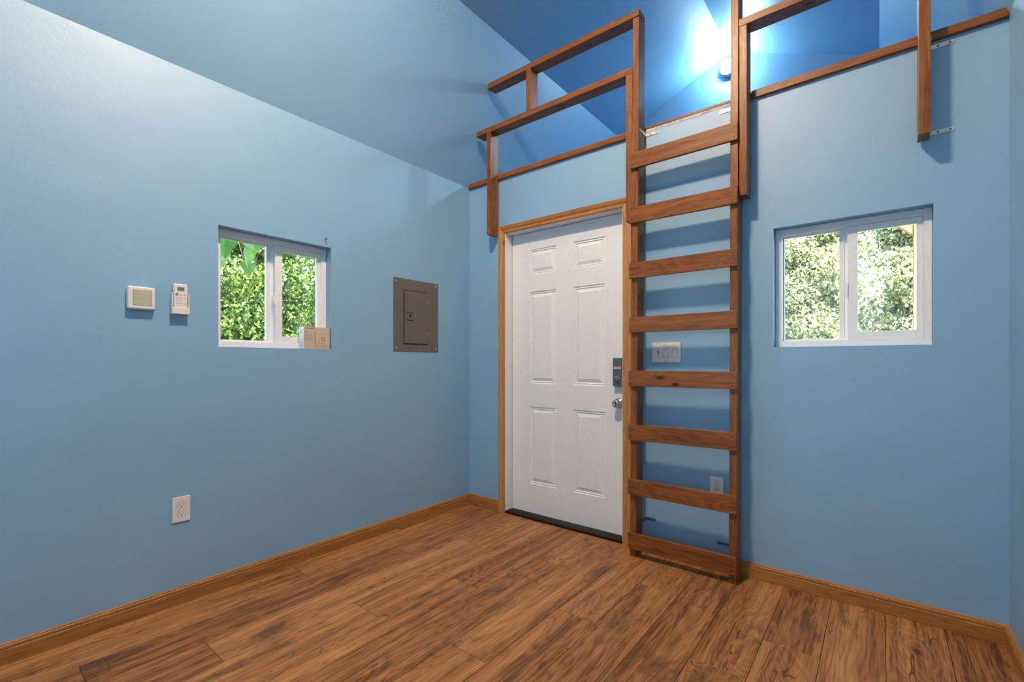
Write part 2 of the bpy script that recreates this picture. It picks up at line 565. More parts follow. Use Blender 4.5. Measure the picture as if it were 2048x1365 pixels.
# ceiling: steep lower slopes and shallow upper slopes, running on over the loft
bm = bmesh.new()
prof_in = [(-0.0, ZW), (XK, ZK), (XR, ZR), (W - XK, ZK), (W, ZW)]
prof_out = [(W + T, ZW - 0.05), (W - XK + 0.06, ZK + 0.12), (XR, ZR + 0.14), (XK - 0.06, ZK + 0.12), (-T, ZW - 0.05)]
pts_in = prof_in
pts_out = prof_out[::-1]
ya, yb = YR - T, YE + T
for i in range(4):
    q = [pts_in[i], pts_in[i + 1], pts_out[i + 1], pts_out[i]]
    prism(bm, [(x, ya, z) for x, z in q], None, (0, yb - ya, 0))
ceil = obj('ceiling', bm, M['wall'])
tag(ceil, 'blue painted gambrel ceiling with steep lower slopes meeting at a ridge', 'ceiling', kind='structure')
bm = bmesh.new()
for i in range(4):
    a, b_ = pts_out[i], pts_out[i + 1]
    q = [a, b_, (b_[0], b_[1] + 0.02), (a[0], a[1] + 0.02)]
    prism(bm, [(x, ya - 0.3, z + 0.0005) for x, z in q], None, (0, yb - ya + 0.6, 0))
obj('roof_shell', bm, M['roofing'], ceil)

# loft deck behind the wall, above the porch
deck = mkbox('floor_loft', (0.0, T, 2.425), (W, YE, 2.470), M['wall'])
tag(deck, 'loft deck above the porch behind the wooden ledge', 'floor', kind='structure')

# ledge strips capping the wall, and the thin floor edge in the ladder gap
def ledge(name, x0, x1, lab):
    o = mkbox(name, (x0, -0.019, 2.452), (x1, 0.016, 2.4905), M['wood_x'], bev=0.002)
    tag(o, lab, 'trim', kind='structure')
ledge('trim_1', 0.0005, 1.3925, 'brown wooden ledge strip at the loft edge, left of the ladder')
ledge('trim_2', 1.9975, W - 0.0005, 'brown wooden ledge strip at the loft edge, right of the ladder')
o = mkbox('trim_3', (1.394, -0.004, 2.475), (1.9965, 0.016, 2.4885), M['wood_x'], bev=0.001)
tag(o, 'thin brown floor edge in the gap at the top of the ladder', 'trim', kind='structure')
# crumbly unpainted plaster under it
rng = random.Random(4)
bm = bmesh.new()
x = 1.436
prev = 0.012
top_v, bot_v = [], []
while x < 1.915:
    d = 0.010 + 0.012 * rng.random() ** 2
    top_v.append((x, 2.4745)); bot_v.append((x, 2.4745 - d))
    x += 0.012 + 0.01 * rng.random()
for i in range(len(top_v) - 1):
    q = [bot_v[i], bot_v[i + 1], top_v[i + 1], top_v[i]]
    prism(bm, [(a, -0.0015, b) for a, b in q], None, (0, 0.0014, 0))
o = obj('trim_4', bm, M['plaster'])
tag(o, 'ragged bare plaster edge under the thin floor edge above the top rung', 'trim', kind='structure')

# ------------------------------------------------------------------ baseboards
def baseboard(name, segs, fn, mat, lab):
    """profile (d = distance from the wall, z); fn(s,d,z) -> point; first segment is the parent mesh, others are children"""
    prof = [(0.0, 0.0005), (0.0125, 0.0005), (0.0125, 0.052), (0.0105, 0.0555), (0.0120, 0.060), (0.0115, 0.067), (0.0085, 0.0695),
            (0.0085, 0.0730), (0.0060, 0.0765), (0.0, 0.0775)]
    parent = None
    for k, (s0, s1, m0, m1) in enumerate(segs):
        bm = bmesh.new()
        a = [bm.verts.new(fn(s0 + m0 * d, d, z)) for d, z in prof]
        b = [bm.verts.new(fn(s1 - m1 * d, d, z)) for d, z in prof]
        n = len(prof)
        bm.faces.new(a); bm.faces.new(b[::-1])
        for i in range(n):
            bm.faces.new((a[i], b[i], b[(i + 1) % n], a[(i + 1) % n]))
        if parent is None:
            parent = obj(name, bm, mat)
            tag(parent, lab, 'baseboard', kind='structure')
        else:
            obj('board', bm, mat, parent)
    return parent
baseboard('baseboard_left', [(-1.3355, -0.0005, 0, 1), (YR + 0.001, -1.3365, 0, 0)], lambda s, d, z: (d + 0.0003, s, z), M['oak_y'],
          'oak baseboard along the foot of the left wall')
baseboard('baseboard_back', [(1.347, W - 0.0005, 0, 1), (0.0005, 0.3025, 1, 0)], lambda s, d, z: (s, -d - 0.0003, z), M['oak_x'],
          'oak baseboard along the foot of the door wall')
baseboard('baseboard_right', [(YR + 0.001, -0.0005, 0, 1)], lambda s, d, z: (W - d - 0.0003, s, z), M['oak_y'],
          'oak baseboard along the foot of the right wall')

# ------------------------------------------------------------------ door
YD = 0.0725
door = empty('door_1', (0.825, YD, 0.0))
tag(door, 'white six-panel entry door in an oak-cased frame', 'door', kind='structure')
def raised_panel_face(bm, x0, x1, z0, z1, y, holes):
    """door face at y (room side is -y) with recessed moulded panels in HOLES"""
    xs = sorted({x0, x1} | {h[0] for h in holes} | {h[1] for h in holes})
    zs = sorted({z0, z1} | {h[2] for h in holes} | {h[3] for h in holes})
    V = {}
    def v(x, z):
        if (x, z) not in V:
            V[(x, z)] = bm.verts.new((x, y, z))
        return V[(x, z)]
    for i in range(len(xs) - 1):
        for j in range(len(zs) - 1):
            cx, cz = (xs[i] + xs[i + 1]) / 2, (zs[j] + zs[j + 1]) / 2
            if any(h[0] < cx < h[1] and h[2] < cz < h[3] for h in holes):
                continue
            bm.faces.new((v(xs[i], zs[j]), v(xs[i + 1], zs[j]), v(xs[i + 1], zs[j + 1]), v(xs[i], zs[j + 1])))
    return v
PX = ((0.5285, 0.7565), (0.8945, 1.1295))
PZ = ((1.7345, 1.9145), (0.9500, 1.6110), (0.2270, 0.7820))
holes = [(a, b, c, d) for a, b in PX for c, d in PZ]
bm = bmesh.new()
v = raised_panel_face(bm, 0.3695, 1.2805, 0.0165, 2.0395, YD, holes)
# sides and back
def ring(x0, x1, z0, z1, y):
    return [bm.verts.new(p) for p in ((x0, y, z0), (x1, y, z0), (x1, y, z1), (x0, y, z1))]
a = ring(0.3695, 1.2805, 0.0165, 2.0395, YD)
b = ring(0.3695, 1.2805, 0.0165, 2.0395, YD + 0.043)
for i in range(4):
    bm.faces.new((a[i], a[(i + 1) % 4], b[(i + 1) % 4], b[i]))
bm.faces.new(b)
bmesh.ops.remove_doubles(bm, verts=bm.verts[:], dist=1e-5)
slab = obj('slab', bm, M['door'], door)
for (x0, x1, z0, z1) in holes:
    bm = bmesh.new()
    steps = [(0.0, 0.0), (0.004, 0.0060), (0.013, 0.0035), (0.017, 0.0080), (0.021, 0.0080), (0.043, 0.0005), (0.045, 0.0012)]
    rings = []
    for ins, dep in steps:
        rings.append([bm.verts.new(p) for p in ((x0 + ins, YD + dep, z0 + ins), (x1 - ins, YD + dep, z0 + ins),
                                                (x1 - ins, YD + dep, z1 - ins), (x0 + ins, YD + dep, z1 - ins))])
    for r0, r1 in zip(rings, rings[1:]):
        for i in range(4):
            bm.faces.new((r0[i], r0[(i + 1) % 4], r1[(i + 1) % 4], r1[i]))
    bm.faces.new(rings[-1])
    obj('panel', bm, M['door'], door)
# jamb
bm = bmesh.new()
box(bm, (DX0, -0.003, 0.0), (0.3655, T, 2.0420), 0.0008)
box(bm, (1.2845, -0.003, 0.0), (DX1, T, 2.0420), 0.0008)
box(bm, (DX0, -0.003, 2.0422), (DX1, T, DZ), 0.0008)
jamb = obj('jamb', bm, M['jamb'], door)
for z in (1.83, 1.33, 1.07, 0.85, 0.44, 0.20, 0.09):
    bm = bmesh.new()
    disc(bm, (0.3655, 0.050, z), 0.0022, 0.0006, (1, 0, 0), 8)
    obj('nail_head', bm, M['screw'], door)
mkbox('weatherstrip', (0.3656, YD + 0.004, 0.02), (0.3694, YD + 0.012, 2.039), M['rubber'], door)
mkbox('weatherstrip', (0.3656, YD + 0.004, 2.0397), (1.2840, YD + 0.012, 2.0419), M['rubber'], door)
mkbox('weatherstrip', (1.2806, YD + 0.004, 0.02), (1.2844, YD + 0.012, 2.039), M['rubber'], door)
# threshold
bm = bmesh.new()
prism(bm, [(0.3656, -0.012, 0.0005), (0.3656, -0.012, 0.013), (0.3656, -0.006, 0.015), (0.3656, 0.060, 0.0135), (0.3656, T + 0.03, 0.012), (0.3656, T + 0.03, 0.0005)], None, (0.9188, 0, 0))
obj('threshold', bm, M['threshold'], door)
# casing with moulded profile, mitred
cprof = [(0.0, 0.0), (0.0, 0.0085), (0.006, 0.0110), (0.016, 0.0095), (0.024, 0.0085), (0.030, 0.0125), (0.040, 0.0150), (0.052, 0.0160), (0.0565, 0.0150), (0.0580, 0.0120), (0.0580, 0.0)]
def casing(path0, path1, outv0, outv1, mat):
    bm = bmesh.new()
    a = [bm.verts.new((path0[0] + outv0[0] * s, -d - 0.0002, path0[1] + outv0[1] * s)) for s, d in cprof]
    b = [bm.verts.new((path1[0] + outv1[0] * s, -d - 0.0002, path1[1] + outv1[1] * s)) for s, d in cprof]
    n = len(cprof)
    bm.faces.new(a); bm.faces.new(b[::-1])
    for i in range(n):
        bm.faces.new((a[i], b[i], b[(i + 1) % n], a[(i + 1) % n]))
    return obj('casing', bm, mat, door)
casing((0.3610, 0.0005), (0.3610, 2.0460), (-1, 0), (-1, 1), M['oak_z'])
casing((1.2890, 0.0005), (1.2890, 2.0460), (1, 0), (1, 1), M['oak_z'])
casing((0.3610, 2.0462), (1.2890, 2.0462), (-1, 1), (1, 1), M['oak_x'])
# deadbolt housing
bm = bmesh.new()
box(bm, (1.1990, 0.0370, 0.952), (1.2640, YD, 1.131), 0.006, 3)
lk = obj('deadbolt_housing', bm, M['lock'], door)
mkbox('housing_seam', (1.1988, 0.0366, 1.0545), (1.2642, 0.045, 1.0562), M['black'], lk)
mkbox('warning_label', (1.2090, 0.0364, 1.062), (1.2570, 0.0372, 1.079), M['paper'], lk)
mkbox('label_band', (1.2090, 0.0360, 1.0725), (1.2570, 0.0364, 1.0795), M['red'], lk)
for z in (1.064, 1.0665, 1.069):
    mkbox('label_line', (1.212, 0.0360, z), (1.254, 0.0364, z + 0.0009), M['red'], lk)
bm = bmesh.new()
lathe(bm, (1.2320, 0.0372, 1.003), (0, -1, 0), [(0.014, 0), (0.014, 0.003), (0.009, 0.005)], 16)
box(bm, (1.2260, 0.016, 0.984), (1.2380, 0.034, 1.022), 0.005, 2)
tt = obj('thumb_turn', bm, M['chrome'], lk)
c0 = Vector((1.2320, 0.0, 1.003))
tt.data.transform(Matrix.Translation(c0) @ Matrix.Rotation(math.radians(-38), 4, 'Y') @ Matrix.Translation(-c0))
bm = bmesh.new()
lathe(bm, (1.2320, 0.0372, 0.972), (0, -1, 0), [(0.0075, 0), (0.0075, 0.0006), (0.0068, 0.0006)], 14)
obj('round_badge', bm, M['lock'], lk)
# knob
bm = bmesh.new()
lathe(bm, (1.2300, YD, 0.846), (0, -1, 0), [(0.033, 0.0), (0.033, 0.004), (0.027, 0.010), (0.014, 0.014), (0.0125, 0.026), (0.017, 0.032), (0.0265, 0.040), (0.0280, 0.050),
                                            (0.0245, 0.059), (0.0150, 0.064), (0.0110, 0.0645), (0.0095, 0.062), (0.001, 0.062)], 24)
kn = obj('door_knob', bm, M['chrome'], door, smooth=True)
mkbox('turn_button', (1.2285, 0.0045, 0.8385), (1.2315, 0.0105, 0.8535), M['chrome'], kn, 0.0008)
own(door)

# ------------------------------------------------------------------ windows
def window(name, lab, base, wdt, hgt, P):
    """P(u, w, z): u to the right, w outwards from the wall face, z up (all from the opening's lower left corner)"""
    def B(bm, a, b, bev=0.0012):
        pa, pb = P(*a), P(*b)
        box(bm, pa, pb, bev)
    def part(nm, boxes, mat, parent, bev=0.0012):
        bm = bmesh.new()
        for a, b in boxes:
            B(bm, a, b, bev)
        return obj(nm, bm, mat, parent)
    root = empty(name, base)
    tag(root, lab, 'window', kind='structure')
    F = 0.029
    e = 0.001
    # outer frame members
    fr = part('frame', [((e, .055, e), (F, T, hgt - e)), ((wdt - F, .055, e), (wdt - e, T, hgt - e)),
                        ((F, .055, e), (wdt - F, T, .031)), ((F, .055, hgt - .032), (wdt - F, T, hgt - e))], M['vinyl'], root)
    part('track', [((F, .082, .031), (wdt - F, .086, .040)), ((F, .082, hgt - .038), (wdt - F, .086, hgt - .032))], M['vinyl'], fr, 0)
    # fixed outer light
    part('meeting_stile', [((.264, .088, .032), (.284, .110, hgt - .033)), ((.284, .093, .032), (.330, .110, hgt - .033))], M['vinyl'], root)
    part('glazing_bead', [((F + .0005, .094, .0315), (F + .006, .108, hgt - .0325)), ((F, .094, .0315), (.264, .108, .040)), ((F, .094, hgt - .040), (.264, .108, hgt - .0325))], M['vinyl'], root, 0.0008)
    part('glass', [((F + .003, .099, .036), (.268, .103, hgt - .036))], M['glass'], root, 0)
    # sliding inner sash on the right
    s0, s1, z0, z1 = .297, wdt - F - .0005, .0315, hgt - .0325
    a, b, c = .336, wdt - F - .022, .036
    sa = part('sash', [((s0, .062, z0), (a, .084, z1)), ((b, .062, z0), (s1, .084, z1)),
                       ((a, .062, z0), (b, .084, z0 + c)), ((a, .062, z1 - .028), (b, .084, z1))], M['vinyl'], root)
    part('sash_glass', [((a - .003, .072, z0 + c - .003), (b + .003, .076, z1 - .025))], M['glass'], sa, 0)
    bm = bmesh.new()
    B(bm, (s0 - .0065, .056, .235), (s0 + .004, .0615, .300), .002)
    B(bm, (s0 - .0120, .060, .250), (s0 - .004, .070, .285), .002)
    lt = obj('latch', bm, M['vinyl'], sa)
    # mitre lines of the sash corners
    own(root)
    return root
window('window_1', 'small white vinyl sliding window in the left wall', (0, LW[0], LW[2]), LW[1] - LW[0], LW[3] - LW[2],
       lambda u, w_, z: (-w_, LW[0] + u, LW[2] + z))
window('window_2', 'small white vinyl sliding window right of the ladder', (BW[0], 0, BW[2]), BW[1] - BW[0], BW[3] - BW[2],
       lambda u, w_, z: (BW[0] + u, w_, BW[2] + z))

# ------------------------------------------------------------------ brackets
def l_bracket(parent, side_x, sgn, z, wall_len, side_len, mat, wide=0.018, yb=-0.0006):
    """L strap: one leg on the wall from side_x going sgn, other leg along the timber's side towards the room"""
    t_ = 0.0028
    bm = bmesh.new()
    box(bm, (side_x + sgn * 0.0004, yb - t_, z - wide / 2), (side_x + sgn * wall_len, yb, z + wide / 2), 0.0006)
    box(bm, (side_x + sgn * 0.0004, yb - side_len, z - wide / 2), (side_x + sgn * (0.0004 + t_), yb - t_, z + wide / 2), 0.0006)
    o = obj('angle_bracket', bm, mat, parent)
    for f in (0.36, 0.84):
        bm = bmesh.new()
        disc(bm, (side_x + sgn * wall_len * f, yb - t_, z), 0.0040, 0.0010, (0, -1, 0), 10)
        obj('screw', bm, M['screw'], o)
    return o

# ------------------------------------------------------------------ ladder
lad = empty('ladder', (1.675, -0.10, 0.0))
tag(lad, 'tall brown-stained wooden ladder with eight flat rungs leading up to the loft', 'ladder')
YF = lambda z: -0.141 + 0.0135 * z
DP = 0.089
def stringer(x0, x1, z0, z1):
    bm = bmesh.new()
    vs = []
    for z in (z0, z1):
        for x, y in ((x0, YF(z)), (x1, YF(z)), (x1, YF(z) + DP), (x0, YF(z) + DP)):
            vs.append(bm.verts.new((x, y, z)))
    for q in ((0, 3, 2, 1), (4, 5, 6, 7), (0, 1, 5, 4), (1, 2, 6, 5), (2, 3, 7, 6), (3, 0, 4, 7)):
        bm.faces.new([vs[i] for i in q])
    bmesh.ops.bevel(bm, geom=bm.edges[:], offset=0.0025, segments=2, profile=0.5, affect='EDGES')
    return obj('stringer', bm, M['wood_z'], lad)
st_l = stringer(1.3940, 1.4320, 0.0008, 3.0915)
st_r = stringer(1.9200, 1.9570, 0.0008, 3.0995)
ZT = [2.303, 1.986, 1.6715, 1.3615, 1.0575, 0.7525, 0.4410, 0.1380]
TILT = [0.003, -0.004, 0.002, 0.001, 0.003, 0.006, 0.0, 0.003]
for z, tl in zip(ZT, TILT):
    y1 = YF(z) - 0.0006
    y0 = y1 - 0.0185
    bm = bmesh.new()
    box(bm, (1.3885, y0, z - 0.0885), (1.9580, y1, z), 0.0016, 2)
    for vv in bm.verts:
        vv.co.z += tl * ((vv.co.x - 1.673) / 0.57)
    rg = obj('rung', bm, M['wood_x'], lad)
    for x in (1.406, 1.938):
        for dz in (-0.018, -0.071):
            bm = bmesh.new()
            disc(bm, (x + 0.004 * math.sin(z * 31 + dz * 99), y0 - 0.0001, z + dz), 0.0030, 0.0004, (0, -1, 0), 8)
            obj('screw', bm, M['screw_dark'], rg)
l_bracket(lad, 1.4322, 1, 2.441, 0.075, 0.090, M['steel'])
l_bracket(lad, 1.9198, -1, 2.4385, 0.078, 0.085, M['steel'])
l_bracket(lad, 1.4322, 1, 0.186, 0.060, 0.120, M['old_steel'], 0.016)
l_bracket(lad, 1.9198, -1, 0.138, 0.090, 0.110, M['old_steel'], 0.016)
own(lad)

# ------------------------------------------------------------------ loft guardrails
YA, YB = -0.1055, -0.0195
def post(parent, x0, x1, z0, z1, name='post'):
    return mkbox(name, (x0, YA, z0), (x1, YB, z1), M['wood_z'], parent, 0.0022, 2)
def rail(parent, x0, x1, z0, z1):
    return mkbox('rail', (x0, YA, z0), (x1, YB, z1), M['wood_x'], parent, 0.0022, 2)
g1 = empty('loft_guardrail', (0.33, -0.06, 2.03))
tag(g1, 'brown timber guardrail hanging over the loft edge left of the ladder', 'guardrail')
rail(g1, 0.168, 1.3935, 2.7745, 2.8120)
rail(g1, 0.282, 1.4340, 3.0925, 3.1300)
post(g1, 0.2715, 0.3070, 2.0310, 2.7740)
post(g1, 1.3540, 1.3930, 1.9220, 2.7740)
post(g1, 0.6285, 0.6660, 2.8125, 3.0920, 'short_post')
own(g1)
g2 = empty('loft_guardrail.001', (2.30, -0.06, 1.94))
tag(g2, 'brown timber guardrail hanging over the loft edge right of the ladder', 'guardrail')
rail(g2, 1.9585, 2.738, 2.7855, 2.8230)
rail(g2, 1.9200, 2.624, 3.1005, 3.1380)
post(g2, 1.9600, 1.9960, 1.9390, 2.7850)
post(g2, 2.6345, 2.6725, 2.0370, 2.7850)
post(g2, 2.2400, 2.2775, 2.8235, 3.1000, 'short_post')
l_bracket(g2, 2.6727, 1, 2.4295, 0.078, 0.080, M['steel'])
l_bracket(g2, 2.6727, 1, 2.0700, 0.079, 0.080, M['steel'])
own(g2)

# ------------------------------------------------------------------ lamps
def globe_lamp(name, c, axis, mat, lab, cat_group=None, r=0.060):
    root = empty(name, c)
    ax = Vector(axis)
    bm = bmesh.new()
    lathe(bm, c, axis, [(0.058, 0.0005), (0.066, 0.010), (0.0675, 0.060), (0.0640, 0.062), (0.0625, 0.050)], 28)
    obj('lampholder', bm, M['base_white'], root, smooth=False)
    bm = bmesh.new()
    prof = []
    for i in range(15):
        a = math.pi * (0.42 + 0.58 * i / 14)
        prof.append((r * math.sin(a), 0.066 - r * math.cos(a)))
    lathe(bm, c, axis, prof, 24)
    obj('globe', bm, mat, root, smooth=True)
    tag(root, lab, 'light fixture')
    own(root)
    return root
globe_lamp('globe_lamp', (1.453, YE - 0.0005, 3.735), (0, -1, 0), M['lamp_loft'], 'lit white globe lamp on the loft end wall under the ridge')
def flush_lamp(name, c, mat, lab, r):
    root = empty(name, c)
    bm = bmesh.new()
    lathe(bm, c, (0, 0, -1), [(r + 0.010, -0.045), (r + 0.012, 0.018), (r + 0.004, 0.024), (r + 0.002, 0.018)], 32)
    obj('rim', bm, M['base_white'], root)
    bm = bmesh.new()
    lathe(bm, (c[0], c[1], c[2] - 0.0185), (0, 0, -1), [(r, 0.0), (r * 0.93, 0.006), (r * 0.7, 0.010), (r * 0.3, 0.012)], 32)
    obj('diffuser', bm, mat, root)
    tag(root, lab, 'light fixture')
    own(root)
flush_lamp('flush_ceiling_lamp', (1.453, -1.08, ZR - 0.052), M['lamp_room_dim'], 'round flush ceiling lamp under the ridge nearer the ladder', 0.105)
flush_lamp('flush_ceiling_lamp.001', (1.453, -1.88, ZR - 0.066), M['lamp_room'], 'larger round flush ceiling lamp under the ridge, farther from the ladder', 0.140)

# ------------------------------------------------------------------ electrical panel
def on_left(yc, z, d=0.0):
    return (d, yc, z)
ep = empty('breaker_panel', (0.0, -0.531, 1.177))
tag(ep, 'grey-brown metal electrical panel flush in the left wall near the corner', 'electrical panel')
y0, y1, z0, z1 = -0.7280, -0.3340, 1.1775, 1.6680
dy0, dy1, dz0, dz1 = -0.6400, -0.4420, 1.2310, 1.5900
bm = bmesh.new()
box(bm, (0.0004, y0, z0), (0.0042, y1, z1), 0.0010)
# raised surround of the door
box(bm, (0.0040, dy0 - 0.006, dz0 - 0.006), (0.0046, dy1 + 0.006, dz1 + 0.006), 0.0)
obj('cover', bm, M['panel'], ep)
mkbox('door_gap', (0.0046, dy0 - 0.005, dz0 - 0.005), (0.0050, dy1 + 0.002, dz1 + 0.005), M['black'], ep)
bm = bmesh.new()
box(bm, (0.0050, dy0, dz0), (0.0115, dy1, dz1), 0.0018, 2)
pd = obj('cover_door', bm, M['panel'], ep)
bm = bmesh.new()
box(bm, (0.0114, dy0 + 0.012, dz0 + 0.014), (0.0124, dy1 - 0.012, dz1 - 0.014), 0.0006)
obj('pressed_field', bm, M['panel'], pd)
mkbox('latch_recess', (0.0124, -0.626, 1.386), (0.0128, -0.574, 1.441), M['black'], pd)
mkbox('latch', (0.0124, -0.624, 1.392), (0.0150, -0.576, 1.435), M['panel'], pd, 0.0012)
mkbox('latch_mark', (0.0150, -0.604, 1.410), (0.0153, -0.590, 1.430), M['black'], pd)
for z in (1.515, 1.292):
    mkbox('hinge', (0.0050, dy1 + 0.0005, z), (0.0100, dy1 + 0.0050, z + 0.022), M['steel'], ep, 0.0008)
for yy in (y0 + 0.024, y1 - 0.024):
    for zz in (z0 + 0.022, z1 - 0.022):
        bm = bmesh.new()
        lathe(bm, (0.0042, yy, zz), (1, 0, 0), [(0.0062, 0), (0.0062, 0.0012), (0.0040, 0.0030)], 14)
        obj('screw', bm, M['chrome'], ep)
own(ep)

# ------------------------------------------------------------------ outlets and switch plate
def outlet(name, lab, P, n, cu, cz):
    """P(u,d,z) with u across, d out of the wall"""
    root = empty(name, P(cu, 0, cz - 0.057))
    tag(root, lab, 'outlet', 'white duplex outlets')
    nn = Vector(n)
    bm = bmesh.new()
    box(bm, P(cu - .035, 0.0004, cz - .057), P(cu + .035, 0.0058, cz + .057), 0.0018, 2)
    pl = obj('cover_plate', bm, M['plate'], root)
    for s in (-1, 1):
        zc = cz + s * 0.0195
        def shape(rx, rz, d0, d1, nm, mt, par):
            bm = bmesh.new()
            pts = []
            for i in range(24):
                a = 2 * math.pi * i / 24
                pts.append((rx * math.cos(a), max(-rz, min(rz, 1.15 * rz * math.sin(a)))))
            lo = [bm.verts.new(P(cu + a, d0, zc + b)) for a, b in pts]
            hi = [bm.verts.new(P(cu + a, d1, zc + b)) for a, b in pts]
            bm.faces.new(lo); bm.faces.new(hi)
            for i in range(24):
                bm.faces.new((lo[i], lo[(i + 1) % 24], hi[(i + 1) % 24], hi[i]))
            return obj(nm, bm, mt, par)
        rc = shape(.0170, .0143, 0.0055, 0.0066, 'receptacle', M['plate'], root)
        shape(.0180, .0153, 0.0055, 0.00605, 'gap_line', M['seam'], rc)
        mkbox('slot', P(cu - .0078, 0.0060, zc + .0000), P(cu - .0058, 0.0069, zc + .0080), M['black'], rc)
        mkbox('slot', P(cu + .0058, 0.0060, zc + .0005), P(cu + .0076, 0.0069, zc + .0070), M['black'], rc)
        bm = bmesh.new()
        disc(bm, P(cu, 0.0060, zc - .0065), 0.0027, 0.0009, n, 10)
        obj('ground_hole', bm, M['black'], rc)
    bm = bmesh.new()
    disc(bm, P(cu, 0.0056, cz), 0.0026, 0.0008, n, 10)
    obj('screw', bm, M['plate'], root)
    own(root)
    return root
outlet('wall_outlet', 'white duplex outlet low on the left wall', lambda u, d, z: (d, u, z), (1, 0, 0), -1.910, 0.4310)
outlet('wall_outlet.001', 'white duplex outlet seen between the lower ladder rungs', lambda u, d, z: (u, -d, z), (0, -1, 0), 1.828, 0.4330)

sp = empty('switch_plate', (1.555, 0, 1.103))
tag(sp, 'white three-gang switch plate seen between the ladder rungs', 'light switch')
PS = lambda u, d, z: (u, -d, z)
bm = bmesh.new()
box(bm, PS(1.4720, 0.0004, 1.1030), PS(1.6375, 0.0060, 1.2170), 0.0018, 2)
obj('cover_plate', bm, M['plate'], sp)
mkbox('toggle_slot', PS(1.5015, 0.0060, 1.148), PS(1.5125, 0.0064, 1.172), M['seam'], sp)
bm = bmesh.new()
vs = [bm.verts.new(PS(*p)) for p in ((1.5040, .006, 1.156), (1.5100, .006, 1.156), (1.5100, .006, 1.166), (1.5040, .006, 1.166),
                                     (1.5045, .0160, 1.150), (1.5095, .0160, 1.150), (1.5095, .0175, 1.157), (1.5045, .0175, 1.157))]
for q in ((0, 3, 2, 1), (4, 5, 6, 7), (0, 1, 5, 4), (1, 2, 6, 5), (2, 3, 7, 6), (3, 0, 4, 7)):
    bm.faces.new([vs[i] for i in q])
obj('toggle', bm, M['plate'], sp)
for xc in (1.5535, 1.6020):
    mkbox('gap_line', PS(xc - .0170, .0058, 1.1265), PS(xc + .0170, .0063, 1.1935), M['seam'], sp)
    rk = mkbox('rocker', PS(xc - .0160, .0060, 1.1275), PS(xc + .0160, .0074, 1.1925), M['plate'], sp, 0.0006)
    mkbox('rocker_window', PS(xc - .0120, .0072, 1.1760), PS(xc + .0110, .0078, 1.1850), M['seam'], rk)
    mkbox('rocker_key', PS(xc - .0112, .0074, 1.1770), PS(xc + .0102, .0082, 1.1840), M['plate'], rk)
    mkbox('rocker_line', PS(xc - .0120, .0072, 1.1325), PS(xc - .0112, .0078, 1.1750), M['seam'], rk)
    mkbox('rocker_line', PS(xc - .0120, .0072, 1.1325), PS(xc + .0060, .0078, 1.1333), M['seam'], rk)
for xc, zz in ((1.5070, 1.187), (1.5070, 1.133), (1.5535, 1.208), (1.6020, 1.208), (1.5535, 1.112), (1.6020, 1.112)):
    bm = bmesh.new()
    disc(bm, PS(xc, .0058, zz), 0.0024, 0.0010, (0, -1, 0), 8)
    obj('screw', bm, M['seam'], sp)
own(sp)

# ------------------------------------------------------------------ thermostat
th = empty('thermostat', (0, -2.056, 1.334))
tag(th, 'white wall thermostat with a blank greenish screen, left of the remote control', 'thermostat')
mkbox('back_plate', (0.0004, -2.1080, 1.3380), (0.0080, -2.0090, 1.4260), M['plate'], th, 0.003, 2)
bm = bmesh.new()
box(bm, (0.0081, -2.1080, 1.3335), (0.0270, -2.0120, 1.4310), 0.0065, 3)
fr = obj('housing', bm, M['plate'], th)
mkbox('screen_recess', (0.0268, -2.0905, 1.3495), (0.0274, -2.0245, 1.4165), M['seam'], th)
mkbox('screen', (0.0270, -2.0890, 1.3510), (0.0278, -2.0260, 1.4150), M['lcd'], th)
own(th)

# remote control and its cradle
rc = empty('remote_control', (0.02, -1.918, 1.330))
tag(rc, 'white remote control with an orange button, standing in its wall holder', 'remote control')
bm = bmesh.new()
box(bm, (0.0085, -1.9455, 1.3300), (0.0255, -1.8905, 1.4620), 0.0050, 3)
body = obj('body', bm, M['plate'], rc)
mkbox('display', (0.0253, -1.9310, 1.4290), (0.0258, -1.9040, 1.4465), M['lcd_dark'], rc)
bm = bmesh.new()
disc(bm, (0.0255, -1.9330, 1.4135), 0.0062, 0.0012, (1, 0, 0), 16)
obj('power_button', bm, M['button'], rc)
for k, (yy, zz) in enumerate([(-1.9175, 1.4130), (-1.9030, 1.4130), (-1.9330, 1.3975), (-1.9175, 1.3975), (-1.9030, 1.3975), (-1.9330, 1.3850), (-1.9175, 1.3850),
                              (-1.9330, 1.3730), (-1.9175, 1.3730), (-1.9030, 1.3730)]):
    kb = mkbox('key', (0.0254, yy - 0.0050, zz - 0.0030), (0.0262, yy + 0.0050, zz + 0.0030), M['plate'], rc, 0.0004)
    mkbox('key_print', (0.0262, yy - 0.0036, zz + 0.0002), (0.02635, yy + 0.0036, zz + 0.0012), M['print'], kb)
    mkbox('key_print', (0.0262, yy - 0.0028, zz - 0.0016), (0.02635, yy + 0.0022, zz - 0.0009), M['print'], kb)
own(rc)
rh = empty('remote_holder', (0, -1.918, 1.324))
tag(rh, 'white plastic wall holder cupping the foot of the remote control', 'remote holder')
bm = bmesh.new()
box(bm, (0.0004, -1.9520, 1.3240), (0.0070, -1.8850, 1.4220), 0.0015)
box(bm, (0.0070, -1.9520, 1.3240), (0.0265, -1.9475, 1.4200), 0.0010)
box(bm, (0.0070, -1.8890, 1.3240), (0.0265, -1.8845, 1.4200), 0.0010)
obj('cradle', bm, M['plate'], rh)
bm = bmesh.new()
box(bm, (0.0070, -1.9475, 1.3240), (0.0275, -1.8890, 1.3285), 0.0006)
box(bm, (0.0262, -1.9520, 1.3240), (0.0310, -1.8845, 1.3530), 0.0020, 2)
obj('front_lip', bm, M['plate'], rh)
own(rh)

